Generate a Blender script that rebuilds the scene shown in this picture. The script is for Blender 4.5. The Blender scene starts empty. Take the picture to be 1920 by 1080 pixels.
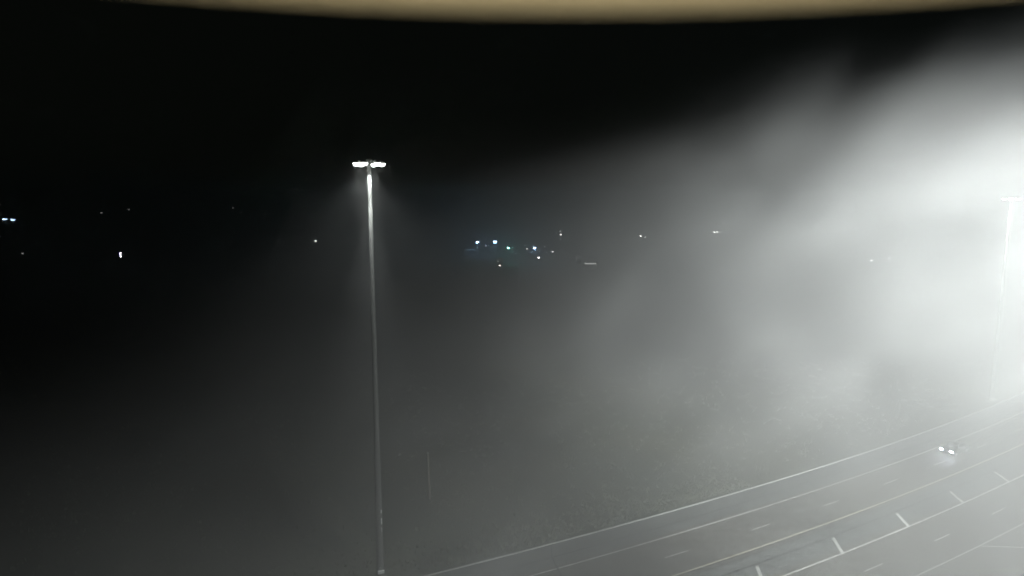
import bpy, bmesh, math, random
from mathutils import Vector, Matrix
random.seed(7)
sc = bpy.context.scene
col = sc.collection
R = math.radians

# ------------------------------------------------------------------ camera
F_PX, CX, CY, HZ, CAM_H = 1250.0, 960.0, 540.0, 375.0, 36.0
PITCH = math.atan((CY - HZ) / F_PX)
cd = bpy.data.cameras.new('camera')
cam = bpy.data.objects.new('camera', cd); col.objects.link(cam)
cam.location = (0, 0, CAM_H)
cam.rotation_euler = (R(90) - PITCH, 0, 0)
cd.sensor_width = 36.0
cd.lens = 36.0 * F_PX / 1920.0
cd.clip_start = 0.01
cd.clip_end = 20000
cd.dof.use_dof = True
cd.dof.focus_distance = 130.0
cd.dof.aperture_fstop = 2.3
sc.camera = cam

# ------------------------------------------------------------------ world: clear night above the fog
w = bpy.data.worlds.new('World'); sc.world = w; w.use_nodes = True
nt = w.node_tree; nt.nodes.clear()
sky = nt.nodes.new('ShaderNodeTexSky'); sky.sky_type = 'NISHITA'; sky.sun_disc = False
sky.sun_elevation = R(-6); sky.sun_rotation = R(60); sky.altitude = 200
bg = nt.nodes.new('ShaderNodeBackground'); bg.inputs['Strength'].default_value = 0.05
out = nt.nodes.new('ShaderNodeOutputWorld')
glow = nt.nodes.new('ShaderNodeVectorMath'); glow.operation = 'ADD'; glow.inputs[1].default_value = (.032, .042, .032)   # faint town glow on a night sky
nt.links.new(sky.outputs[0], glow.inputs[0]); nt.links.new(glow.outputs[0], bg.inputs['Color']); nt.links.new(bg.outputs[0], out.inputs['Surface'])

sc.view_settings.view_transform = 'Standard'
sc.view_settings.look = 'None'
sc.view_settings.exposure = 0.0
sc.view_settings.gamma = 1.0
sc.render.engine = 'CYCLES'
cy = sc.cycles
cy.max_bounces = 4; cy.diffuse_bounces = 1; cy.glossy_bounces = 1; cy.transmission_bounces = 2
cy.volume_bounces = 0; cy.transparent_max_bounces = 8
cy.caustics_reflective = False; cy.caustics_refractive = False
cy.use_denoising = True
cy.sample_clamp_direct = 0; cy.sample_clamp_indirect = 3

# ------------------------------------------------------------------ tuning
FOG_DENSITY = 0.0042
FOG_G = 0.25
MIST_MAX = 0.0095
BILLOWS = [((1630, 315, 44), 11, .016), ((1440, 285, 46), 8, .014), ((1700, 620, 50), 10, .010),
           ((1420, 700, 60), 10, .008), ((1885, 650, 84), 14, .012), ((1790, 800, 62), 11, .008)]
MIST_AT = (74, 106, 22)
RIM_LAMP = 7.2
LAMP_COL = (0.955, 1.0, 0.985)

# ------------------------------------------------------------------ helpers
def back(px, py, z=0.0):
    """point at height z seen at photo pixel px,py"""
    u = px - CX; v = CY - py
    d = Vector((u, F_PX * math.cos(PITCH) + v * math.sin(PITCH), v * math.cos(PITCH) - F_PX * math.sin(PITCH)))
    t = (z - CAM_H) / d.z
    return Vector((d.x * t, d.y * t, z))

def tag(o, label=None, cat=None, group=None, kind=None):
    if label: o['label'] = label
    if cat: o['category'] = cat
    if group: o['group'] = group
    if kind: o['kind'] = kind
    return o

def empty(name, loc, rz=0.0):
    o = bpy.data.objects.new(name, None); col.objects.link(o)
    o.location = loc; o.rotation_euler = (0, 0, rz); o.empty_display_size = .3
    return o

def link(name, bm, mat, parent=None, smooth=False):
    me = bpy.data.meshes.new(name)
    bmesh.ops.recalc_face_normals(bm, faces=bm.faces[:])
    bm.to_mesh(me); bm.free()
    if mat: me.materials.append(mat)
    if smooth:
        for p in me.polygons: p.use_smooth = True
    o = bpy.data.objects.new(name, me); col.objects.link(o)
    if parent: o.parent = parent
    return o

def box(bm, c, s, rot=None, bevel=0.0):
    m = Matrix.Translation(c)
    if rot is not None: m = m @ rot
    r = bmesh.ops.create_cube(bm, size=1.0, matrix=m @ Matrix.Diagonal((s[0], s[1], s[2], 1)))
    if bevel:
        es = list({e for v in r['verts'] for e in v.link_edges})
        bmesh.ops.bevel(bm, geom=es, offset=bevel, segments=2, affect='EDGES', profile=.5)

def tube(bm, a, b, r1, r2=None, n=12, cap=True):
    a = Vector(a); b = Vector(b); r2 = r1 if r2 is None else r2
    d = (b - a); L = d.length
    q = d.to_track_quat('Z', 'Y').to_matrix().to_4x4()
    bmesh.ops.create_cone(bm, cap_ends=cap, segments=n, radius1=r1, radius2=r2, depth=L,
                          matrix=Matrix.Translation((a + b) / 2) @ q)

def lathe(bm, prof, n=24, c=(0, 0, 0)):
    rings = []
    for r, z in prof:
        rings.append([bm.verts.new((c[0] + r * math.cos(2 * math.pi * k / n), c[1] + r * math.sin(2 * math.pi * k / n), c[2] + z)) for k in range(n)])
    for A, B in zip(rings, rings[1:]):
        for k in range(n):
            bm.faces.new((A[k], A[(k + 1) % n], B[(k + 1) % n], B[k]))
    if prof[0][0] > 1e-4: bm.faces.new(rings[0])
    if prof[-1][0] > 1e-4: bm.faces.new(rings[-1])

def mat(name, base, rough=.7, metal=0.0, noise=None, bump=0.0, emit=None, estr=0.0):
    m = bpy.data.materials.new(name); m.use_nodes = True
    t = m.node_tree; b = t.nodes['Principled BSDF']
    b.inputs['Base Color'].default_value = (*base, 1); b.inputs['Roughness'].default_value = rough
    b.inputs['Metallic'].default_value = metal
    if noise:
        sc_, amt = noise
        tc = t.nodes.new('ShaderNodeTexCoord'); n = t.nodes.new('ShaderNodeTexNoise')
        n.inputs['Scale'].default_value = sc_; n.inputs['Detail'].default_value = 6; n.inputs['Roughness'].default_value = .6
        rp = t.nodes.new('ShaderNodeValToRGB')
        rp.color_ramp.elements[0].position = .3; rp.color_ramp.elements[1].position = .7
        rp.color_ramp.elements[0].color = (*[c * (1 - amt) for c in base], 1)
        rp.color_ramp.elements[1].color = (*[min(1, c * (1 + amt)) for c in base], 1)
        t.links.new(tc.outputs['Object'], n.inputs['Vector']); t.links.new(n.outputs[0], rp.inputs[0])
        t.links.new(rp.outputs[0], b.inputs['Base Color'])
        if bump:
            bp = t.nodes.new('ShaderNodeBump'); bp.inputs['Strength'].default_value = bump; bp.inputs['Distance'].default_value = .02
            t.links.new(n.outputs[0], bp.inputs['Height']); t.links.new(bp.outputs[0], b.inputs['Normal'])
    if emit:
        b.inputs['Emission Color'].default_value = (*emit, 1); b.inputs['Emission Strength'].default_value = estr
        try: m.cycles.emission_sampling = 'NONE'
        except Exception: pass
    return m

M_GALV = mat('galvanised_steel', (.13, .133, .127), .7, .1, noise=(6, .18), bump=.15)
M_WEATH = mat('weathered_steel', (.30, .31, .29), .65, .3, noise=(4, .25), bump=.2)
M_DARKM = mat('dark_metal', (.06, .06, .065), .5, .4, noise=(9, .2))
M_LENS = mat('lit_glass', (.9, .95, .95), .3, emit=(.96, 1, .95), estr=18)
M_PLATE = mat('pale_plate', (.75, .76, .74), .35, noise=(20, .08))
M_WOOD = mat('weathered_wood', (.11, .10, .08), .9, noise=(3, .3), bump=.3)
M_PAINT = mat('road_paint_white', (.45, .45, .425), .6, noise=(1.7, .38))
M_WORN = mat('worn_road_paint', (.33, .33, .31), .6, noise=(5, .2))
M_YELLOW = mat('road_paint_yellow', (.44, .42, .33), .6, noise=(5, .15))
M_TAR = mat('joint_sealant', (.02, .02, .02), .7, noise=(3, .3))
M_KERB = mat('kerb_concrete', (.33, .34, .32), .8, noise=(2, .12), bump=.2)
M_KERB_SHADE = mat('painted_kerb_shade', (.018, .020, .014), .95, noise=(1.5, .4), bump=.3)  # dark colour standing in for shade behind the kerb

# ------------------------------------------------------------------ road frame: s runs along the road, off across it
TH = R(29.0); TT = Vector((math.cos(TH), math.sin(TH), 0)); NN = Vector((-TT.y, TT.x, 0))
CA, CB = -0.09557538, 0.00074549
S1 = 150.0
def rd(s, off, z=0.0):
    if s < S1: m = off + CA * s + CB * s * s
    else: m = off + CA * S1 + CB * S1 * S1 + (CA + 2 * CB * S1) * (s - S1)
    p = TT * s + NN * m; p.z = z
    return p
def strip(bm, s0, s1, o0, o1, z, step=2.5, slant=0.0):
    uv = bm.loops.layers.uv.verify()
    n = max(1, int((s1 - s0) / step))
    prev = None
    for i in range(n + 1):
        s = s0 + (s1 - s0) * i / n
        a = (bm.verts.new(rd(s, o0, z)), (s, o0)); b = (bm.verts.new(rd(s + slant, o1, z)), (s, o1))
        if prev:
            f = bm.faces.new((prev[0][0], a[0], b[0], prev[1][0]))
            for lp, q in zip(f.loops, (prev[0][1], a[1], b[1], prev[1][1])): lp[uv].uv = q
        prev = (a, b)

def road_mat(name, base, tracks):
    m = bpy.data.materials.new(name); m.use_nodes = True
    t = m.node_tree; b = t.nodes['Principled BSDF']; N = t.nodes.new; L = t.links.new
    uv = N('ShaderNodeUVMap'); uv.uv_map = 'UVMap'
    sep = N('ShaderNodeSeparateXYZ'); L(uv.outputs[0], sep.inputs[0])
    tc = N('ShaderNodeTexCoord')
    mp = N('ShaderNodeMapping'); mp.inputs['Scale'].default_value = (.06, .9, 1); L(uv.outputs[0], mp.inputs[0])
    n1 = N('ShaderNodeTexNoise'); n1.inputs['Scale'].default_value = 1.3; n1.inputs['Detail'].default_value = 5; L(mp.outputs[0], n1.inputs['Vector'])
    n2 = N('ShaderNodeTexNoise'); n2.inputs['Scale'].default_value = 7; n2.inputs['Detail'].default_value = 8; L(tc.outputs['Object'], n2.inputs['Vector'])
    n3 = N('ShaderNodeTexNoise'); n3.inputs['Scale'].default_value = .12; n3.inputs['Detail'].default_value = 3; L(tc.outputs['Object'], n3.inputs['Vector'])
    def ma(op, a, bb):
        x = N('ShaderNodeMath'); x.operation = op
        for i, q in enumerate((a, bb)):
            if isinstance(q, (int, float)): x.inputs[i].default_value = q
            else: L(q, x.inputs[i])
        return x.outputs[0]
    tone = ma('ADD', ma('MULTIPLY', n1.outputs[0], .55), ma('ADD', ma('MULTIPLY', n2.outputs[0], .35), ma('MULTIPLY', n3.outputs[0], .5)))
    # two worn wheel paths in every 3.05 m lane, and a transverse joint every 6.1 m
    wv = ma('MULTIPLY', ma('COSINE', ma('MULTIPLY', ma('SUBTRACT', sep.outputs[1], tracks), 2 * math.pi / 1.55), 0), .11)
    tone = ma('ADD', tone, wv)
    fr = ma('FRACT', ma('DIVIDE', sep.outputs[0], 6.1), 0)
    jt = ma('MULTIPLY', ma('LESS_THAN', fr, .006), .45)
    k = ma('SUBTRACT', ma('ADD', tone, .30), jt)
    mx = N('ShaderNodeVectorMath'); mx.operation = 'SCALE'; mx.inputs[0].default_value = base
    L(k, mx.inputs['Scale']); L(mx.outputs[0], b.inputs['Base Color'])
    b.inputs['Roughness'].default_value = .75
    bp = N('ShaderNodeBump'); bp.inputs['Strength'].default_value = .25; bp.inputs['Distance'].default_value = .01
    L(n2.outputs[0], bp.inputs['Height']); L(bp.outputs[0], b.inputs['Normal'])
    return m
M_ROAD = road_mat('worn_concrete_pavement', (.145, .138, .122), 50.8)
M_SHOULDER = road_mat('shoulder_pavement', (.125, .130, .124), 0)

# ------------------------------------------------------------------ ground
def ground_mat():
    m = bpy.data.materials.new('night_grass_ground'); m.use_nodes = True
    t = m.node_tree; b = t.nodes['Principled BSDF']; N = t.nodes.new; L = t.links.new
    tc = N('ShaderNodeTexCoord')
    a = N('ShaderNodeTexNoise'); a.inputs['Scale'].default_value = .045; a.inputs['Detail'].default_value = 7; a.inputs['Roughness'].default_value = .62
    c = N('ShaderNodeTexNoise'); c.inputs['Scale'].default_value = 2.2; c.inputs['Detail'].default_value = 8
    L(tc.outputs['Object'], a.inputs['Vector']); L(tc.outputs['Object'], c.inputs['Vector'])
    r1 = N('ShaderNodeValToRGB'); e = r1.color_ramp.elements
    e[0].position = .35; e[0].color = (.030, .038, .026, 1); e[1].position = .66; e[1].color = (.066, .066, .046, 1)
    r2 = N('ShaderNodeValToRGB'); e = r2.color_ramp.elements
    e[0].position = .3; e[0].color = (.55, .55, .55, 1); e[1].position = .75; e[1].color = (1.25, 1.25, 1.25, 1)
    L(a.outputs[0], r1.inputs[0]); L(c.outputs[0], r2.inputs[0])
    mx = N('ShaderNodeMix'); mx.data_type = 'RGBA'; mx.blend_type = 'MULTIPLY'; mx.inputs['Factor'].default_value = 1
    L(r1.outputs[0], mx.inputs['A']); L(r2.outputs[0], mx.inputs['B']); L(mx.outputs['Result'], b.inputs['Base Color'])
    b.inputs['Roughness'].default_value = .95
    bp = N('ShaderNodeBump'); bp.inputs['Strength'].default_value = .6; bp.inputs['Distance'].default_value = .1
    L(c.outputs[0], bp.inputs['Height']); L(bp.outputs[0], b.inputs['Normal'])
    return m
M_GROUND = ground_mat()
bm = bmesh.new()
bmesh.ops.create_grid(bm, x_segments=40, y_segments=40, size=4200, matrix=Matrix.Translation((0, 2400, 0)))
tag(link('ground', bm, M_GROUND), kind='structure')

bm = bmesh.new(); strip(bm, -90, 420, 47.1, 54.6, .020); tag(link('road_near_carriageway', bm, M_ROAD), kind='structure')
bpy.data.objects['road_near_carriageway'].name = 'road'
bm = bmesh.new(); strip(bm, -90, 420, 28.0, 43.6, .020); tag(link('road', bm, M_ROAD), kind='structure')
bm = bmesh.new(); strip(bm, -90, 420, 54.6, 58.25, .016); tag(link('road_shoulder', bm, M_SHOULDER), kind='structure')
bm = bmesh.new(); strip(bm, -90, 420, 43.6, 47.1, .016); tag(link('road_median', bm, M_SHOULDER), kind='structure')
bm = bmesh.new()
for (s0, s1) in ((-90, 35.65), (35.72, 420)):
    n = int((s1 - s0) / 2.5); prev = None
    for i in range(n + 1):
        s = s0 + (s1 - s0) * i / n
        q = [bm.verts.new(rd(s, o, z)) for o, z in ((58.25, -.02), (58.25, .11), (58.28, .13), (58.37, .13), (58.37, -.02))]
        if prev:
            for k in range(4): bm.faces.new((prev[k], q[k], q[k + 1], prev[k + 1]))
        prev = q
tag(link('kerb', bm, M_KERB), kind='structure')
bm = bmesh.new(); strip(bm, -90, 420, 58.37, 58.75, .006); tag(link('kerb_shadow_strip', bm, M_KERB_SHADE), kind='structure')  # dark strip painted as the shadow along the back of the kerb

# painted lines
Z1, Z2, Z3 = .024, .028, .032
bm = bmesh.new(); strip(bm, -90, 420, 53.90, 54.06, Z1); tag(link('road_marking', bm, M_PAINT), kind='structure')
bm = bmesh.new(); strip(bm, -90, 420, 47.72, 47.87, Z1); tag(link('road_marking', bm, M_YELLOW), kind='structure')
bm = bmesh.new(); strip(bm, -90, 420, 42.77, 42.95, Z1); tag(link('road_marking', bm, M_PAINT), kind='structure')
bm = bmesh.new(); strip(bm, -90, 420, 36.69, 36.84, Z1); tag(link('road_marking', bm, M_WORN), kind='structure')
bm = bmesh.new()
for k in range(-10, 20):
    s = 44.34 + 12.13 * k; strip(bm, s, s + 3.05, 50.70, 50.82, Z1)
    s = 59.57 + 12.13 * k
    if k < 19: strip(bm, s - .0, s + 3.0, 39.60, 39.73, Z1)
tag(link('road_marking', bm, M_PAINT), kind='structure')
bm = bmesh.new()
for k in range(-8, 16):
    s = 61.0 + 11.57 * k; strip(bm, s - .22, s + .22, 42.95, 45.35, Z1, step=9, slant=1.85)
tag(link('road_marking', bm, M_PAINT), kind='structure')
# gore line leaving the near lane towards the exit
a = back(1836, 1023.5, Z1); b = back(1960, 1028, Z1); d = (b - a).normalized(); nn = Vector((-d.y, d.x, 0)) * .09
bm = bmesh.new(); b2 = a + d * 60
bm.faces.new([bm.verts.new(p) for p in (a - nn, b2 - nn, b2 + nn, a + nn)]); tag(link('road_marking', bm, M_WORN), kind='structure')
# sealed joints
bm = bmesh.new()
strip(bm, -90, 420, 55.92, 56.07, Z1); strip(bm, -90, 420, 45.52, 45.72, Z1)
strip(bm, -90, 420, 47.52, 47.60, Z1); strip(bm, -90, 420, 47.02, 47.12, Z1)
def cross(p0, p1, wd, z):
    d = (p1 - p0).normalized(); n_ = Vector((-d.y, d.x, 0)) * wd / 2
    f = bm.faces.new([bm.verts.new(Vector((q.x, q.y, z))) for q in (p0 - n_, p1 - n_, p1 + n_, p0 + n_)])
cross(rd(35.65, 58.2), rd(34.35, 56.07), .12, Z2)
cross(rd(34.35, 56.0), rd(31.2, 45.7), .2, Z2)
tag(link('pavement_joint', bm, M_TAR), kind='structure')

# ------------------------------------------------------------------ rough verge grass beside the shoulder
M_GRASS = mat('verge_grass', (.085, .093, .062), .9, noise=(.5, .45))
me = bpy.data.meshes.new('grass'); vs = []; fs = []
rg = random.Random(3)
def tuft(x, y, n, hh, rr):
    for _ in range(n):
        a = rg.uniform(0, 6.283); r = abs(rg.gauss(0, rr)); px = x + r * math.cos(a); py = y + r * math.sin(a)
        h = hh * rg.uniform(.45, 1.15); wd = rg.uniform(.012, .03); ln = rg.gauss(0, .25) * h; l2 = rg.gauss(0, .25) * h
        t_ = rg.uniform(0, 3.14); cx, sy = math.cos(t_) * wd, math.sin(t_) * wd
        i = len(vs)
        vs.extend([(px - cx, py - sy, 0), (px + cx, py + sy, 0), (px + cx * .6 + ln * .4, py + sy * .6 + l2 * .4, h * .6),
                   (px - cx * .6 + ln * .4, py - sy * .6 + l2 * .4, h * .6), (px + ln, py + l2, h)])
        fs.append((i, i + 1, i + 2, i + 3)); fs.append((i + 3, i + 2, i + 4))
for _ in range(900):
    s = rg.uniform(8, 66); o = 58.9 + abs(rg.gauss(0, 2.8)); p = rd(s, o)
    k = 1.5 if 22 < s < 38 else .8
    tuft(p.x, p.y, rg.randint(6, 16), .42 * k, .16)
for _ in range(3600):
    y = rg.uniform(52, 150); x = rg.uniform(-.8, .75) * y
    if (Vector((x, y, 0)) @ NN if False else (x * NN.x + y * NN.y)) < 60.5 + CA * (x * TT.x + y * TT.y) + CB * (x * TT.x + y * TT.y) ** 2: continue
    tuft(x, y, rg.randint(4, 9), .40 * rg.uniform(.6, 1.5), .25)
me.from_pydata(vs, [], fs); me.materials.append(M_GRASS)
go = bpy.data.objects.new('grass', me); col.objects.link(go)
tag(go, 'rough tufts of grass on the verge beyond the road shoulder', 'grass', kind='stuff')

# ------------------------------------------------------------------ high mast lights
def copy_tree(o, parent=None):
    c = o.copy(); col.objects.link(c); c.parent = parent
    for ch in list(o.children): copy_tree(ch, c)
    return c

def make_mast(h, label):
    root = empty('high_mast_light', (0, 0, 0)); tag(root, label, 'mast light', 'tall floodlight masts beside the road')
    # shaft in three slip-jointed sections
    zs = [(0.45, h * .34, .345, .272), (h * .34 - .5, h * .66, .262, .205), (h * .66 - .5, h - .6, .200, .17)]
    for z0, z1, r0, r1 in zs:
        bm = bmesh.new(); tube(bm, (0, 0, z0), (0, 0, z1), r0, r1, 24, False); link('pole_section', bm, M_GALV, root, True)
    bm = bmesh.new(); lathe(bm, [(.52, .30), (.52, .38), (.40, .38), (.36, .52), (.0, .52)], 24); fl = link('base_flange', bm, M_WEATH, root)
    bm = bmesh.new(); lathe(bm, [(.75, -.1), (.75, .30), (.0, .30)], 28); link('footing', bm, M_WEATH, root)
    for k in range(6):
        a = k * math.pi / 3 + .2
        bm = bmesh.new(); tube(bm, (.46 * math.cos(a), .46 * math.sin(a), .30), (.46 * math.cos(a), .46 * math.sin(a), .50), .025, n=6); link('anchor_bolt', bm, M_DARKM, fl)
    bm = bmesh.new(); box(bm, (.10, -.335, 1.35), (.26, .05, .62), bevel=.01); link('access_door', bm, M_WEATH, root)
    # head frame and lowering ring
    bm = bmesh.new(); lathe(bm, [(.18, h - .78), (.30, h - .74), (.33, h - .62), (.24, h - .54), (.0, h - .50)], 20); link('head_cover', bm, M_WEATH, root, True)
    bm = bmesh.new()
    for k in range(36):
        a0 = 2 * math.pi * k / 36; a1 = 2 * math.pi * (k + 1) / 36
        tube(bm, (.62 * math.cos(a0), .62 * math.sin(a0), h - .85), (.62 * math.cos(a1), .62 * math.sin(a1), h - .85), .045, n=6, cap=False)
    ring = link('lowering_ring', bm, M_GALV, root, True)
    for k in range(3):
        a = 2 * math.pi * k / 3 + .5
        bm = bmesh.new(); tube(bm, (.24 * math.cos(a), .24 * math.sin(a), h - .35), (.60 * math.cos(a), .60 * math.sin(a), h - .82), .02, n=6); link('hoist_arm', bm, M_GALV, ring)
    for k in range(6):
        a = 2 * math.pi * k / 6 + .38
        c, s = math.cos(a), math.sin(a); rot = Matrix.Rotation(a, 4, 'Z')
        bm = bmesh.new()
        tube(bm, (.62 * c, .62 * s, h - .85), (.88 * c, .88 * s, h - .82), .03, n=8)
        box(bm, (.88 * c, .88 * s, h - .78), (.34, .26, .22), rot, .03)
        lathe(bm, [(.0, h - .70), (.12, h - .72), (.26, h - .84), (.30, h - .92), (.0, h - .92)], 18, (1.12 * c, 1.12 * s, 0))
        lum = link('floodlight', bm, M_WEATH, root, False)
        bm = bmesh.new()
        lathe(bm, [(.285, h - .925), (.27, h - 1.02), (.20, h - 1.12), (.10, h - 1.17), (.0, h - 1.18)], 18, (1.12 * c, 1.12 * s, 0))
        link('lens', bm, M_LENS, lum, True)
    return root

def spot(parent, loc, target_dir, energy, size, blend, rad=.25, colr=LAMP_COL):
    ld = bpy.data.lights.new('mast_spot', 'SPOT'); ld.energy = energy; ld.color = colr
    ld.spot_size = R(size); ld.spot_blend = blend; ld.shadow_soft_size = rad
    o = bpy.data.objects.new('mast_spot', ld); col.objects.link(o)
    o.parent = parent; o.location = loc
    o.rotation_euler = Vector(target_dir).to_track_quat('-Z', 'Y').to_euler()
    return o

HA = 40.1
pA = back(713.8, 1091, 0)
mastA = make_mast(HA, 'tall floodlight mast at centre left with its whole shaft visible'); mastA.location = pA
# the small electrical box and bright clips low on this shaft
def on_shaft(name, z, size, mt, ang=-.1, off=.0):
    r = .345 - (z / (HA * .34)) * .08 + size[1] / 2 + off
    a = R(-90) + ang
    bm = bmesh.new(); box(bm, (r * math.cos(a), r * math.sin(a), z), (size[0], size[1], size[2]), Matrix.Rotation(a + R(90), 4, 'Z'), .008)
    return link(name, bm, mt, mastA)

# far mast at the right edge, standing lower
pB = Vector((0, 0, 0))
az = math.atan2(1896 - CX, F_PX * math.cos(PITCH) + (CY - 372) * math.sin(PITCH))
DB = 146.0
pB = Vector((DB * math.sin(az), DB * math.cos(az), 0))
mastB = copy_tree(mastA); mastB.location = pB; mastB.rotation_euler.z = -.6
mastB['label'] = 'floodlight mast at the right edge sinking into bright fog'
mastB.scale = (1, 1, 37.1 / HA)
# near mast just right of the view, whose lamps light the fog
azC = R(75.0); DC = 32.0
mastC = copy_tree(mastA); mastC.location = (DC * math.sin(azC), DC * math.cos(azC), 0); mastC.scale = (1, 1, 43.85 / HA)
mastC['label'] = 'nearest floodlight mast, just outside the right side of the picture'

for z, sz in ((7.15, (.10, .06, .35)), (6.2, (.12, .07, .60)), (5.35, (.05, .04, .45))):
    on_shaft('cable_clip', z, sz, M_PLATE, ang=.95)
on_shaft('junction_box', 1.25, (.60, .22, .26), M_PLATE, ang=.35)

# aimed luminaires: (direction in the world, half angle, candela) for each mast; beams added and tuned to shape the fog glow
def aim(mast, beams, rad=.2):
    inv = mast.rotation_euler.to_matrix().inverted()
    for k, (d, half, cd_) in enumerate(beams):
        dv = inv @ Vector(d)
        hz_ = math.hypot(dv.x, dv.y); r = 1.35 if hz_ > .3 else 1.0
        a = math.atan2(dv.y, dv.x) if hz_ > .1 else -1.6
        spot(mast, (r * math.cos(a), r * math.sin(a), HA - 1.75), dv, cd_ * 4 * math.pi, half * 2, 1.0, rad)
aim(mastA, [((0, 0, -1), 68, 150)])
for sx in (-.95, .1, .95):   # narrow spots added to brighten the shaft below the heads
    spot(mastA, (sx, -.95, HA - 1.75), (-sx, .95, -6.5), 600 * 4 * math.pi, 26, .8, .12)
    spot(mastA, (sx * .8, -.75, HA - 1.32), (-sx * .8, .75, -1.6), 120 * 4 * math.pi, 44, .8, .05)
aim(mastB, [((0, 0, -1), 60, 500)])
for sx in (-.95, .1, .95):  # spots added to whiten the top of this shaft too
    spot(mastB, (sx, -.95, HA - 1.75), (-sx, .95, -5.0), 1800 * 4 * math.pi, 24, .8, .12)
aim(mastC, [((.29, .80, -.53), 20, 11200), ((0, .85, -.53), 20, 28000), ((-.73, .42, -.53), 22, 5800), ((.32, .88, -.34), 20, 76000),
            ((0, .94, -.34), 20, 76000), ((-.6, .72, -.34), 20, 5000), ((-.34, .88, -.34), 20, 22500), ((0, .98, -.17), 20, 106000),
            ((-.15, .98, -.10), 14, 11500), ((-.75, .10, -.66), 30, 17500)], .6)

# ------------------------------------------------------------------ camera housing whose rim crosses the top of the view
def housing():
    root = empty('traffic_camera_housing', (0.015, -.10, CAM_H)); tag(root, 'cream rim of the camera housing, blurred along the top of the view', 'camera housing')
    m = bpy.data.materials.new('cream_translucent_plastic'); m.use_nodes = True
    t = m.node_tree; b = t.nodes['Principled BSDF']; b.inputs['Base Color'].default_value = (.56, .49, .32, 1); b.inputs['Roughness'].default_value = .6
    tr = t.nodes.new('ShaderNodeBsdfTranslucent'); tr.inputs['Color'].default_value = (.62, .52, .31, 1)
    mx = t.nodes.new('ShaderNodeMixShader'); mx.inputs[0].default_value = .30
    nz = t.nodes.new('ShaderNodeTexNoise'); nz.inputs['Scale'].default_value = 25
    rp = t.nodes.new('ShaderNodeMapRange'); rp.inputs['To Min'].default_value = .04; rp.inputs['To Max'].default_value = .08
    t.links.new(nz.outputs[0], rp.inputs[0]); t.links.new(rp.outputs[0], mx.inputs[0])
    t.links.new(b.outputs[0], mx.inputs[1]); t.links.new(tr.outputs[0], mx.inputs[2])
    t.links.new(mx.outputs[0], t.nodes['Material Output'].inputs['Surface'])
    hr = .0421
    bm = bmesh.new()
    n = 96
    prof = [(.250, hr), (.254, hr + .001), (.257, hr + .05), (.250, hr + .11), (.18, hr + .16), (.0, hr + .18)]
    # one thin wall: outer surface only for the skirt, so light passes through a single sheet
    rings = []
    for r, z in prof:
        rings.append([bm.verts.new((r * math.cos(2 * math.pi * k / n), r * math.sin(2 * math.pi * k / n), z)) for k in range(n)] if r > 0 else [bm.verts.new((0, 0, z))])
    for A, B in zip(rings[1:], rings[2:]):
        for k in range(n):
            if len(B) == 1: bm.faces.new((A[k], A[(k + 1) % n], B[0]))
            else: bm.faces.new((A[k], A[(k + 1) % n], B[(k + 1) % n], B[k]))
    for k in range(n): bm.faces.new((rings[0][k], rings[0][(k + 1) % n], rings[1][(k + 1) % n], rings[1][k]))
    link('sun_shield', bm, m, root, True)
    bm = bmesh.new(); tube(bm, (0, 0, hr + .17), (0, 0, hr + .26), .05, .05, 20); tube(bm, (0, 0, hr + .24), (0, -.75, hr + .30), .035, .035, 16)
    link('bracket_arm', bm, M_GALV, root, True)
    # small warm lamp added in the back of the housing to brighten the rim
    bm = bmesh.new(); lathe(bm, [(.0, .0), (.022, .0), (.026, .012), (.026, .03), (.0, .03)], 20, (0, -.15, .047)); lh = link('added_rim_lamp', bm, M_DARKM, root, True)
    bm = bmesh.new(); lathe(bm, [(.018, -.001), (.014, -.007), (.0, -.010)], 20, (0, -.15, .047)); link('lens', bm, mat('warm_lens', (.9, .85, .7), .3, emit=(1, .88, .65), estr=6), lh, True)
    ld = bpy.data.lights.new('added_rim_light', 'SPOT'); ld.energy = RIM_LAMP; ld.color = (1, .93, .78); ld.spot_size = R(80); ld.spot_blend = 1.0; ld.shadow_soft_size = .01
    o = bpy.data.objects.new('added_rim_light', ld); col.objects.link(o); o.parent = root; o.location = (0, -.14, .030); o.rotation_euler = Vector((.06, 1, .10)).to_track_quat('-Z', 'Y').to_euler()
    bm = bmesh.new(); tube(bm, (0, -.85, -CAM_H), (0, -.85, hr + .9), .24, .11, 20); link('support_pole', bm, M_GALV, root, True)
housing()

# ------------------------------------------------------------------ thin post in the grass
pp = back(806, 937, 0)
rt = empty('utility_post', pp); tag(rt, 'thin weathered post standing alone in the dark grass right of the mast', 'post')
bm = bmesh.new(); tube(bm, (0, 0, -.2), (-.14, 0, 5.9), .14, .10, 12); sh = link('shaft', bm, M_WOOD, rt, True)
bm = bmesh.new(); lathe(bm, [(.13, 5.88), (.13, 5.98), (.0, 6.05)], 12, (-.14, 0, 0)); link('cap', bm, M_GALV, rt, True)

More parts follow.
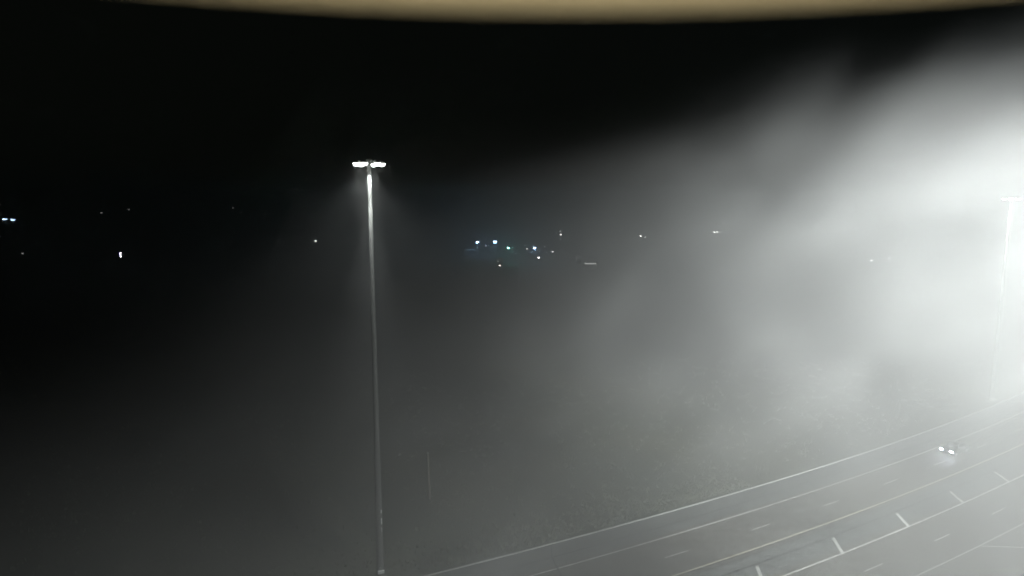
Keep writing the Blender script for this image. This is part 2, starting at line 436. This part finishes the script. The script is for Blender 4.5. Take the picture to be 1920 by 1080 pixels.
# ------------------------------------------------------------------ car
def make_car():
    p1 = back(1783, 848, .72); p2 = back(1766, 841, .72)
    fwd = rd(78, 51.9) - rd(79, 51.9); fwd.normalize()
    side = Vector((-fwd.y, fwd.x, 0))
    mid = (p1 + p2) / 2
    c = mid - fwd * 2.2
    root = empty('car', (c.x, c.y, .022), math.atan2(fwd.y, fwd.x)); tag(root, 'car driving towards the camera with both white headlights on', 'car')
    M_BODY = mat('dark_grey_car_paint', (.13, .135, .14), .3, .6, noise=(3, .04)); M_GLASS = mat('dark_car_glass', (.01, .012, .014), .08)
    M_RUB = mat('tyre_rubber', (.02, .02, .02), .8, noise=(20, .2)); M_RIM = mat('wheel_alloy', (.5, .5, .5), .3, .8, noise=(8, .05))
    M_HL = mat('headlight_lit', (.9, .9, 1), .2, emit=(.80, .86, 1), estr=260); M_TL = mat('tail_lamp_red', (.4, .02, .02), .3, noise=(9, .1))
    # side profile swept across the width with tumblehome
    prof = [(-2.25, .35), (-2.30, .62), (-2.22, .92), (-1.75, 1.02), (-1.0, 1.40), (-.2, 1.46), (.35, 1.40), (1.05, 1.0), (1.95, .86), (2.22, .70), (2.26, .45), (2.15, .28), (-2.1, .25)]
    bm = bmesh.new(); rows = []
    for y, k in ((-.90, .0), (-.88, .55), (-.70, 1.0), (.70, 1.0), (.88, .55), (.90, .0)):
        row = []
        for x, z in prof:
            zz = z if z < .95 else .95 + (z - .95) * (1 if k == 1 else .0 if k == 0 else .25)
            yy = y if z < 1.05 else (y * .82)
            row.append(bm.verts.new((x, yy, zz)))
        rows.append(row)
    n = len(prof)
    for A, B in zip(rows, rows[1:]):
        for i in range(n): bm.faces.new((A[i], A[(i + 1) % n], B[(i + 1) % n], B[i]))
    bm.faces.new(rows[0]); bm.faces.new(rows[-1])
    link('body', bm, M_BODY, root)
    bm = bmesh.new(); bm.faces.new([bm.verts.new(v) for v in ((1.00, -.60, 1.045), (1.00, .60, 1.045), (.42, .54, 1.385), (.42, -.54, 1.385))]); link('windscreen', bm, M_GLASS, root)
    bm = bmesh.new(); bm.faces.new([bm.verts.new(v) for v in ((-1.70, -.58, 1.06), (-1.70, .58, 1.06), (-1.06, .54, 1.385), (-1.06, -.54, 1.385))]); link('rear_window', bm, M_GLASS, root)
    for sy in (-1, 1):
        bm = bmesh.new(); bm.faces.new([bm.verts.new(v) for v in ((-1.2, sy * .80, 1.04), (.75, sy * .80, 1.04), (.25, sy * .66, 1.36), (-.85, sy * .66, 1.36))]); link('side_window', bm, M_GLASS, root)
        bm = bmesh.new(); box(bm, (.75, sy * .99, 1.0), (.12, .20, .13), bevel=.03); link('wing_mirror', bm, M_BODY, root)
        bm = bmesh.new(); box(bm, (2.20, sy * .66, .68), (.12, .36, .17), bevel=.04); link('headlight', bm, M_HL, root)
        bm = bmesh.new(); box(bm, (-2.26, sy * .66, .78), (.08, .34, .14), bevel=.02); link('tail_light', bm, M_TL, root)
        for x in (-1.38, 1.36):
            bm = bmesh.new(); tube(bm, (x, sy * .74, .33), (x, sy * .94, .33), .33, n=24); wl = link('wheel', bm, M_RUB, root, False)
            bm = bmesh.new(); tube(bm, (x, sy * .92, .33), (x, sy * .955, .33), .20, n=16); link('rim', bm, M_RIM, wl)
        ld = bpy.data.lights.new('headlight_beam', 'SPOT'); ld.energy = 120; ld.color = (.75, .8, 1); ld.spot_size = R(60); ld.spot_blend = .9; ld.shadow_soft_size = .08
        o = bpy.data.objects.new('headlight_beam', ld); col.objects.link(o); o.parent = root; o.location = (2.34, sy * .66, .68)
        o.rotation_euler = Vector((1, 0, -.06)).to_track_quat('-Z', 'Y').to_euler()
make_car()

# ------------------------------------------------------------------ distant street lamps
EM = {}
def lens_mat(c, e):
    k = (c, e)
    if k not in EM: EM[k] = mat('lamp_glow', (.8, .85, .9), .3, emit=c, estr=e)
    return EM[k]
WHT = (1, 1, .97); BLU = (.50, .72, 1.0); TEA = (.35, 1.0, .90); WRM = (1, .93, .82); LIL = (.85, .82, 1)
def street_lamp(px, py, label, L, colr, hh=9.0, dpx=4.0, twin=False, halo=0, gap=2.0, group='distant street lamps', tall=1.0):
    hh = max(hh, CAM_H - .34 * (py - HZ))
    p = back(px, py, hh)
    D_ = (p - Vector((0, 0, CAM_H))).length
    size = dpx / 2 / F_PX * D_
    e = L / math.exp(-FOG_DENSITY * D_)
    toward = math.atan2(-p.x, p.y)       # face the viewer side roughly
    root = empty('street_lamp', (p.x, p.y, 0), -toward); tag(root, label, 'street lamp', group)
    bm = bmesh.new(); tube(bm, (0, .9, -.1), (0, .9, hh - .25), .11, .06, 8); link('pole', bm, M_GALV, root, True)
    bm = bmesh.new(); tube(bm, (0, .9, hh - .35), (0, .1, hh + size * .8), .045, .035, 6); link('arm', bm, M_GALV, root, True)
    xs = (-gap / 2, gap / 2) if twin else (0.0,)
    if twin:
        bm = bmesh.new(); tube(bm, (-gap / 2, .1, hh + size * .8), (gap / 2, .1, hh + size * .8), .04, n=6); link('cross_arm', bm, M_GALV, root, True)
    for x in xs:
        bm = bmesh.new(); lathe(bm, [(.0, size * 1.3), (size * .55, size * 1.15), (size * 1.08, size * .75), (size * 1.08, size * .62), (.0, size * .62)], 14, (x, 0, hh)); hd = link('lamp_head', bm, M_DARKM, root, True)
        bm = bmesh.new(); lathe(bm, [(size, size * .6), (size * .98, 0), (size * .7, -size * .6 * tall), (.0, -size * .9 * tall)], 14, (x, 0, hh)); link('lens', bm, lens_mat(colr, round(e, 2)), hd, True)
    if halo:
        ld = bpy.data.lights.new('lamp_light', 'POINT'); ld.energy = halo; ld.color = tuple(c ** 2.2 for c in colr); ld.shadow_soft_size = 1.0
        o = bpy.data.objects.new('lamp_light', ld); col.objects.link(o); o.parent = root; o.location = (0, -1.2, hh - 1.2 * size)
G2 = 'street lamps in the lit cluster'
LAMPS = [
 (895, 454, 'bright blue-white lamp at the left end of the lit cluster', 5, BLU, dict(dpx=5.5, halo=4500, group=G2)),
 (928, 453, 'bright blue-white lamp second from the left in the cluster', 5, BLU, dict(dpx=6, halo=5500, group=G2)),
 (953, 465, 'bright teal-white lamp in the middle of the lit cluster', 4, TEA, dict(dpx=5, halo=4500, group=G2)),
 (1002, 465, 'bright blue-white lamp right of the teal lamp', 4, BLU, dict(dpx=5.5, halo=3500, group=G2)),
 (1010, 483, 'white lamp just below the rightmost blue-white lamp', 2.5, WHT, dict(dpx=4, group=G2)),
 (937, 497.5, 'lone white lamp lowest in the cluster, below the short lit roof', 2.0, WRM, dict(dpx=3.4, group=G2)),
 (911, 460.5, 'dim lilac lamp between the two leftmost bright lamps', .45, LIL, dict(dpx=3.2, group=G2)),
 (961, 464, 'small dim teal lamp touching the bright teal one', .30, TEA, dict(dpx=3.0, group=G2)),
 (988.5, 466.5, 'small white lamp just left of the rightmost blue-white lamp', 1.1, WRM, dict(dpx=3.0, group=G2)),
 (1036, 472, 'small white lamp apart on the right of the cluster', 1.0, WHT, dict(dpx=3.2, group=G2)),
 (1051.5, 439.5, 'white lamp standing above and right of the cluster', 1.7, WHT, dict(dpx=3.6)),
 (1050, 433.5, 'faint lamp just above the white lamp right of the cluster', .35, WHT, dict(dpx=3)),
 (1050, 449, 'faint lamp just below the white lamp right of the cluster', .20, WHT, dict(dpx=3)),
 (1201.5, 442.5, 'clear white lamp far right of the cluster, beside two faint ones', 1.7, WHT, dict(dpx=3.6)),
 (1212, 434, 'faint lamp up to the right of the clear white lamp', .35, WHT, dict(dpx=3)),
 (1210.5, 443.5, 'faint tall-globed lamp just right of the clear white lamp', .35, WHT, dict(dpx=3, tall=2.4)),
 (1342, 435, 'twin-headed white lamp in the grey fog', 1.6, WHT, dict(dpx=3.2, twin=True)),
 (1357, 418, 'small lamp above the twin-headed lamp', .6, WHT, dict(dpx=2.8)),
 (1375, 448.5, 'very faint lamp right of and below the twin-headed lamp', .22, WHT, dict(dpx=2.8)),
 (1427.5, 412.5, 'small pale lamp highest in the grey fog', .7, WHT, dict(dpx=3.2)),
 (1585, 428, 'pale lamp farthest up in the bright fog', 2.5, WHT, dict(dpx=3.2)),
 (1634.5, 488, 'left of two pale lamps low in the bright fog', 1.8, WHT, dict(dpx=3.6)),
 (1667.5, 484, 'right of two pale lamps low in the bright fog', 1.8, WHT, dict(dpx=3.6)),
 (591.5, 452, 'lone white lamp in the dark just left of the mast', 1.8, WHT, dict(dpx=3.4)),
 (9, 411, 'left one of two bright streaked lamps at the far left edge', 2.0, BLU, dict(dpx=3.2, twin=True, gap=3.4)),
 (24, 412, 'right one of two bright streaked lamps at the far left edge', 2.0, BLU, dict(dpx=3.2, twin=True, gap=3.4)),
 (42, 475, 'faint lamp low in the dark near the left edge', .13, WHT, dict(dpx=3.2)),
 (190, 399, 'faint lamp high in the dark, left of centre of the black area', .12, WHT, dict(dpx=3)),
 (241.5, 392.5, 'very faint lamp up and right of its neighbour in the dark', .06, WHT, dict(dpx=3)),
 (437, 389.5, 'barely visible lamp farthest off, midway between left edge and mast', .04, WHT, dict(dpx=3.2)),
 (721, 508, 'tiny faint lamp just right of the mast shaft', .16, WHT, dict(dpx=2.6)),
 (832, 498, 'left of a faint pair of lamps left of the cluster', .10, WHT, dict(dpx=2.6)),
 (838, 499, 'right of a faint pair of lamps left of the cluster', .10, WHT, dict(dpx=2.6)),
 (972, 487, 'faint lamp below the teal lamp', .10, WHT, dict(dpx=2.8)),
 (972, 499.5, 'faintest and lowest lamp under the teal lamp', .07, WHT, dict(dpx=2.8)),
 (1021, 462.5, 'tiny faint lamp right of the rightmost blue-white lamp', .22, WHT, dict(dpx=2.4)),
]
for px, py, lb, e, c, kw in LAMPS: street_lamp(px, py, lb, e, c, **kw)

# tall lit sign far left
p = back(225.5, 482, 4.0); rt = empty('lit_sign', (p.x, p.y, 0), math.atan2(p.y, p.x) - R(90)); tag(rt, 'tall narrow glowing white and violet sign in the dark at left', 'sign')
bm = bmesh.new(); tube(bm, (0, .1, -.1), (0, .1, 4.0), .12, n=10); link('post', bm, M_DARKM, rt)
bm = bmesh.new(); box(bm, (0, 0, 5.4), (1.15, .30, 3.0), bevel=.05); cb = link('cabinet', bm, M_DARKM, rt)
bm = bmesh.new(); box(bm, (.22, -.16, 5.4), (.62, .04, 2.7), bevel=.01); link('panel', bm, lens_mat((.95, .95, 1), 22), cb)
bm = bmesh.new(); box(bm, (-.36, -.16, 5.5), (.28, .04, 2.0), bevel=.01); link('side_panel', bm, lens_mat((.25, .18, 1), 2.2), cb)

# low buildings with a lit strip of windows
M_WALL = mat('dim_cladding', (.05, .05, .05), .8, noise=(1.2, .2)); M_ROOF = mat('roof_felt', (.08, .08, .08), .9, noise=(2, .2))
def low_building(px, py, wpx, hpx, label, colr, L, z=3.4):
    p = back(px, py, z); D = (p - Vector((0, 0, CAM_H))).length; e = L / math.exp(-FOG_DENSITY * D)
    W = wpx / F_PX * D; Hs = hpx / F_PX * D
    rt = empty('low_building', (p.x, p.y, 0), math.atan2(p.y, p.x) - R(90)); tag(rt, label, 'building')
    bm = bmesh.new(); box(bm, (0, 4, 2.2), (W * 1.15, 7.4, 4.4), bevel=.02); wl = link('wall', bm, M_WALL, rt)
    bm = bmesh.new(); box(bm, (0, 4, 4.55), (W * 1.15 + .5, 8, .28), bevel=.03); link('roof', bm, M_ROOF, rt)
    bm = bmesh.new(); box(bm, (0, .27, z), (W, .08, Hs), bevel=.01); wn = link('window', bm, lens_mat(colr, round(e, 2)), rt)
    bm = bmesh.new()
    box(bm, (0, .22, z - Hs / 2 - .06), (W + .2, .14, .1)); box(bm, (0, .22, z + Hs / 2 + .06), (W + .2, .14, .1))
    for k in range(5): box(bm, (-W / 2 + W * k / 4, .215, z), (.06, .06, Hs))
    link('frame', bm, M_DARKM, wn)
    bm = bmesh.new(); box(bm, (W * .45, .28, 1.05), (.95, .06, 2.1), bevel=.01); link('door', bm, M_DARKM, rt)
low_building(1107, 494.5, 21, 1.8, 'low building with a long bright strip of lit windows right of the cluster', WHT, .34)
low_building(937, 487.5, 12, 1.6, 'small low building with a short lit strip above the lowest lamp', WHT, .06)
low_building(1085, 483.5, 9, 1.4, 'small low building with a very dim lit strip', WHT, .08)
low_building(884, 468.5, 24, 2.2, 'low building with a dim greenish lit front under the leftmost bright lamp', (.55, .95, .7), .035)
low_building(926, 463.5, 11, 1.5, 'small low building with a dim bluish strip under the second bright lamp', BLU, .06)

# ------------------------------------------------------------------ fog
bm = bmesh.new(); box(bm, (0, 2300, 21.0), (8000, 8000, 46.6))
fog = link('haze', bm, None); tag(fog, 'pale night fog lit by the floodlights', 'haze', kind='stuff')
m = bpy.data.materials.new('night_fog'); m.use_nodes = True
t = m.node_tree; t.nodes.clear()
pv = t.nodes.new('ShaderNodeVolumePrincipled'); pv.inputs['Density'].default_value = FOG_DENSITY
pv.inputs['Color'].default_value = (.96, .97, .965, 1); pv.inputs['Anisotropy'].default_value = FOG_G
mo = t.nodes.new('ShaderNodeOutputMaterial'); t.links.new(pv.outputs[0], mo.inputs['Volume'])
fog.data.materials.append(m)

# drifting bank of thicker mist between the masts, torn and uneven
bm = bmesh.new(); bmesh.ops.create_icosphere(bm, subdivisions=4, radius=1.0)
mist = link('haze', bm, None, None, True); tag(mist, 'torn bank of thicker haze drifting over the road and verge', 'haze', kind='stuff')
MC, MR = Vector((27, 51, 22)), Vector((64, 66, 37))      # hull of the bank
FC, FR = Vector((26, 50, 22)), Vector((62, 62, 36))      # its thicker heart
mist.location = MC; mist.scale = MR
m = bpy.data.materials.new('drifting_mist'); m.use_nodes = True
t = m.node_tree; t.nodes.clear(); N = t.nodes.new; L_ = t.links.new
tc = N('ShaderNodeTexCoord')
def vm(op, a, b):
    x = N('ShaderNodeVectorMath'); x.operation = op; L_(a, x.inputs[0]) if not isinstance(a, (tuple, Vector)) else None
    x.inputs[1].default_value = b
    return x
def sm(v, lo, hi, out_=1.0):
    x = N('ShaderNodeMapRange'); x.interpolation_type = 'SMOOTHSTEP'
    x.inputs['From Min'].default_value = lo; x.inputs['From Max'].default_value = hi; x.inputs['To Max'].default_value = out_
    L_(v, x.inputs['Value']); return x.outputs[0]
def mm(op, a, b):
    x = N('ShaderNodeMath'); x.operation = op; L_(a, x.inputs[0])
    if isinstance(b, float): x.inputs[1].default_value = b
    else: L_(b, x.inputs[1])
    return x.outputs[0]
wp = vm('ADD', vm('MULTIPLY', tc.outputs['Object'], MR).outputs[0], MC)      # place in the world, metres
hd_ = vm('DIVIDE', vm('SUBTRACT', wp.outputs[0], FC).outputs[0], FR)
ln = N('ShaderNodeVectorMath'); ln.operation = 'LENGTH'; L_(hd_.outputs[0], ln.inputs[0])
fade_out = sm(ln.outputs['Value'], 1.0, .55)
mp = vm('ADD', wp.outputs[0], Vector(MIST_AT) - FC)
rt_ = N('ShaderNodeVectorRotate'); rt_.rotation_type = 'EULER_XYZ'; rt_.inputs['Rotation'].default_value = (R(20), R(35), R(20)); L_(mp.outputs[0], rt_.inputs['Vector'])
sq = N('ShaderNodeVectorMath'); sq.operation = 'MULTIPLY'; sq.inputs[1].default_value = (1.0, .8, 1.5); L_(rt_.outputs[0], sq.inputs[0])
nz = N('ShaderNodeTexNoise'); nz.inputs['Scale'].default_value = .075; nz.inputs['Detail'].default_value = 1.8; nz.inputs['Roughness'].default_value = .5; nz.inputs['Distortion'].default_value = .35
L_(sq.outputs[0], nz.inputs['Vector'])
body = mm('MULTIPLY', sm(nz.outputs[0], .37, .68, MIST_MAX), fade_out)
rag = sm(nz.outputs[0], .30, .62)
# single billows rolling through the bank: x, y, height, radius, density
def at(px, py, d):
    q = back(px, py, 0 if py > HZ + 5 else 80); v = (q - Vector((0, 0, CAM_H))).normalized() * d
    return Vector((0, 0, CAM_H)) + v
for c_, r_, k_ in BILLOWS:
    dn = N('ShaderNodeVectorMath'); dn.operation = 'DISTANCE'; L_(wp.outputs[0], dn.inputs[0]); dn.inputs[1].default_value = at(*c_)
    body = mm('ADD', body, mm('MULTIPLY', sm(dn.outputs['Value'], float(r_), r_ * .15, k_), rag))
hull = N('ShaderNodeVectorMath'); hull.operation = 'LENGTH'; L_(tc.outputs['Object'], hull.inputs[0])
body = mm('MULTIPLY', body, sm(hull.outputs['Value'], 1.0, .88))
pv = N('ShaderNodeVolumePrincipled'); pv.inputs['Color'].default_value = (.96, .97, .965, 1); pv.inputs['Anisotropy'].default_value = FOG_G
L_(body, pv.inputs['Density'])
mo = N('ShaderNodeOutputMaterial'); L_(pv.outputs[0], mo.inputs['Volume'])
try: m.cycles.volume_step_rate = .55
except Exception: pass
mist.data.materials.append(m)
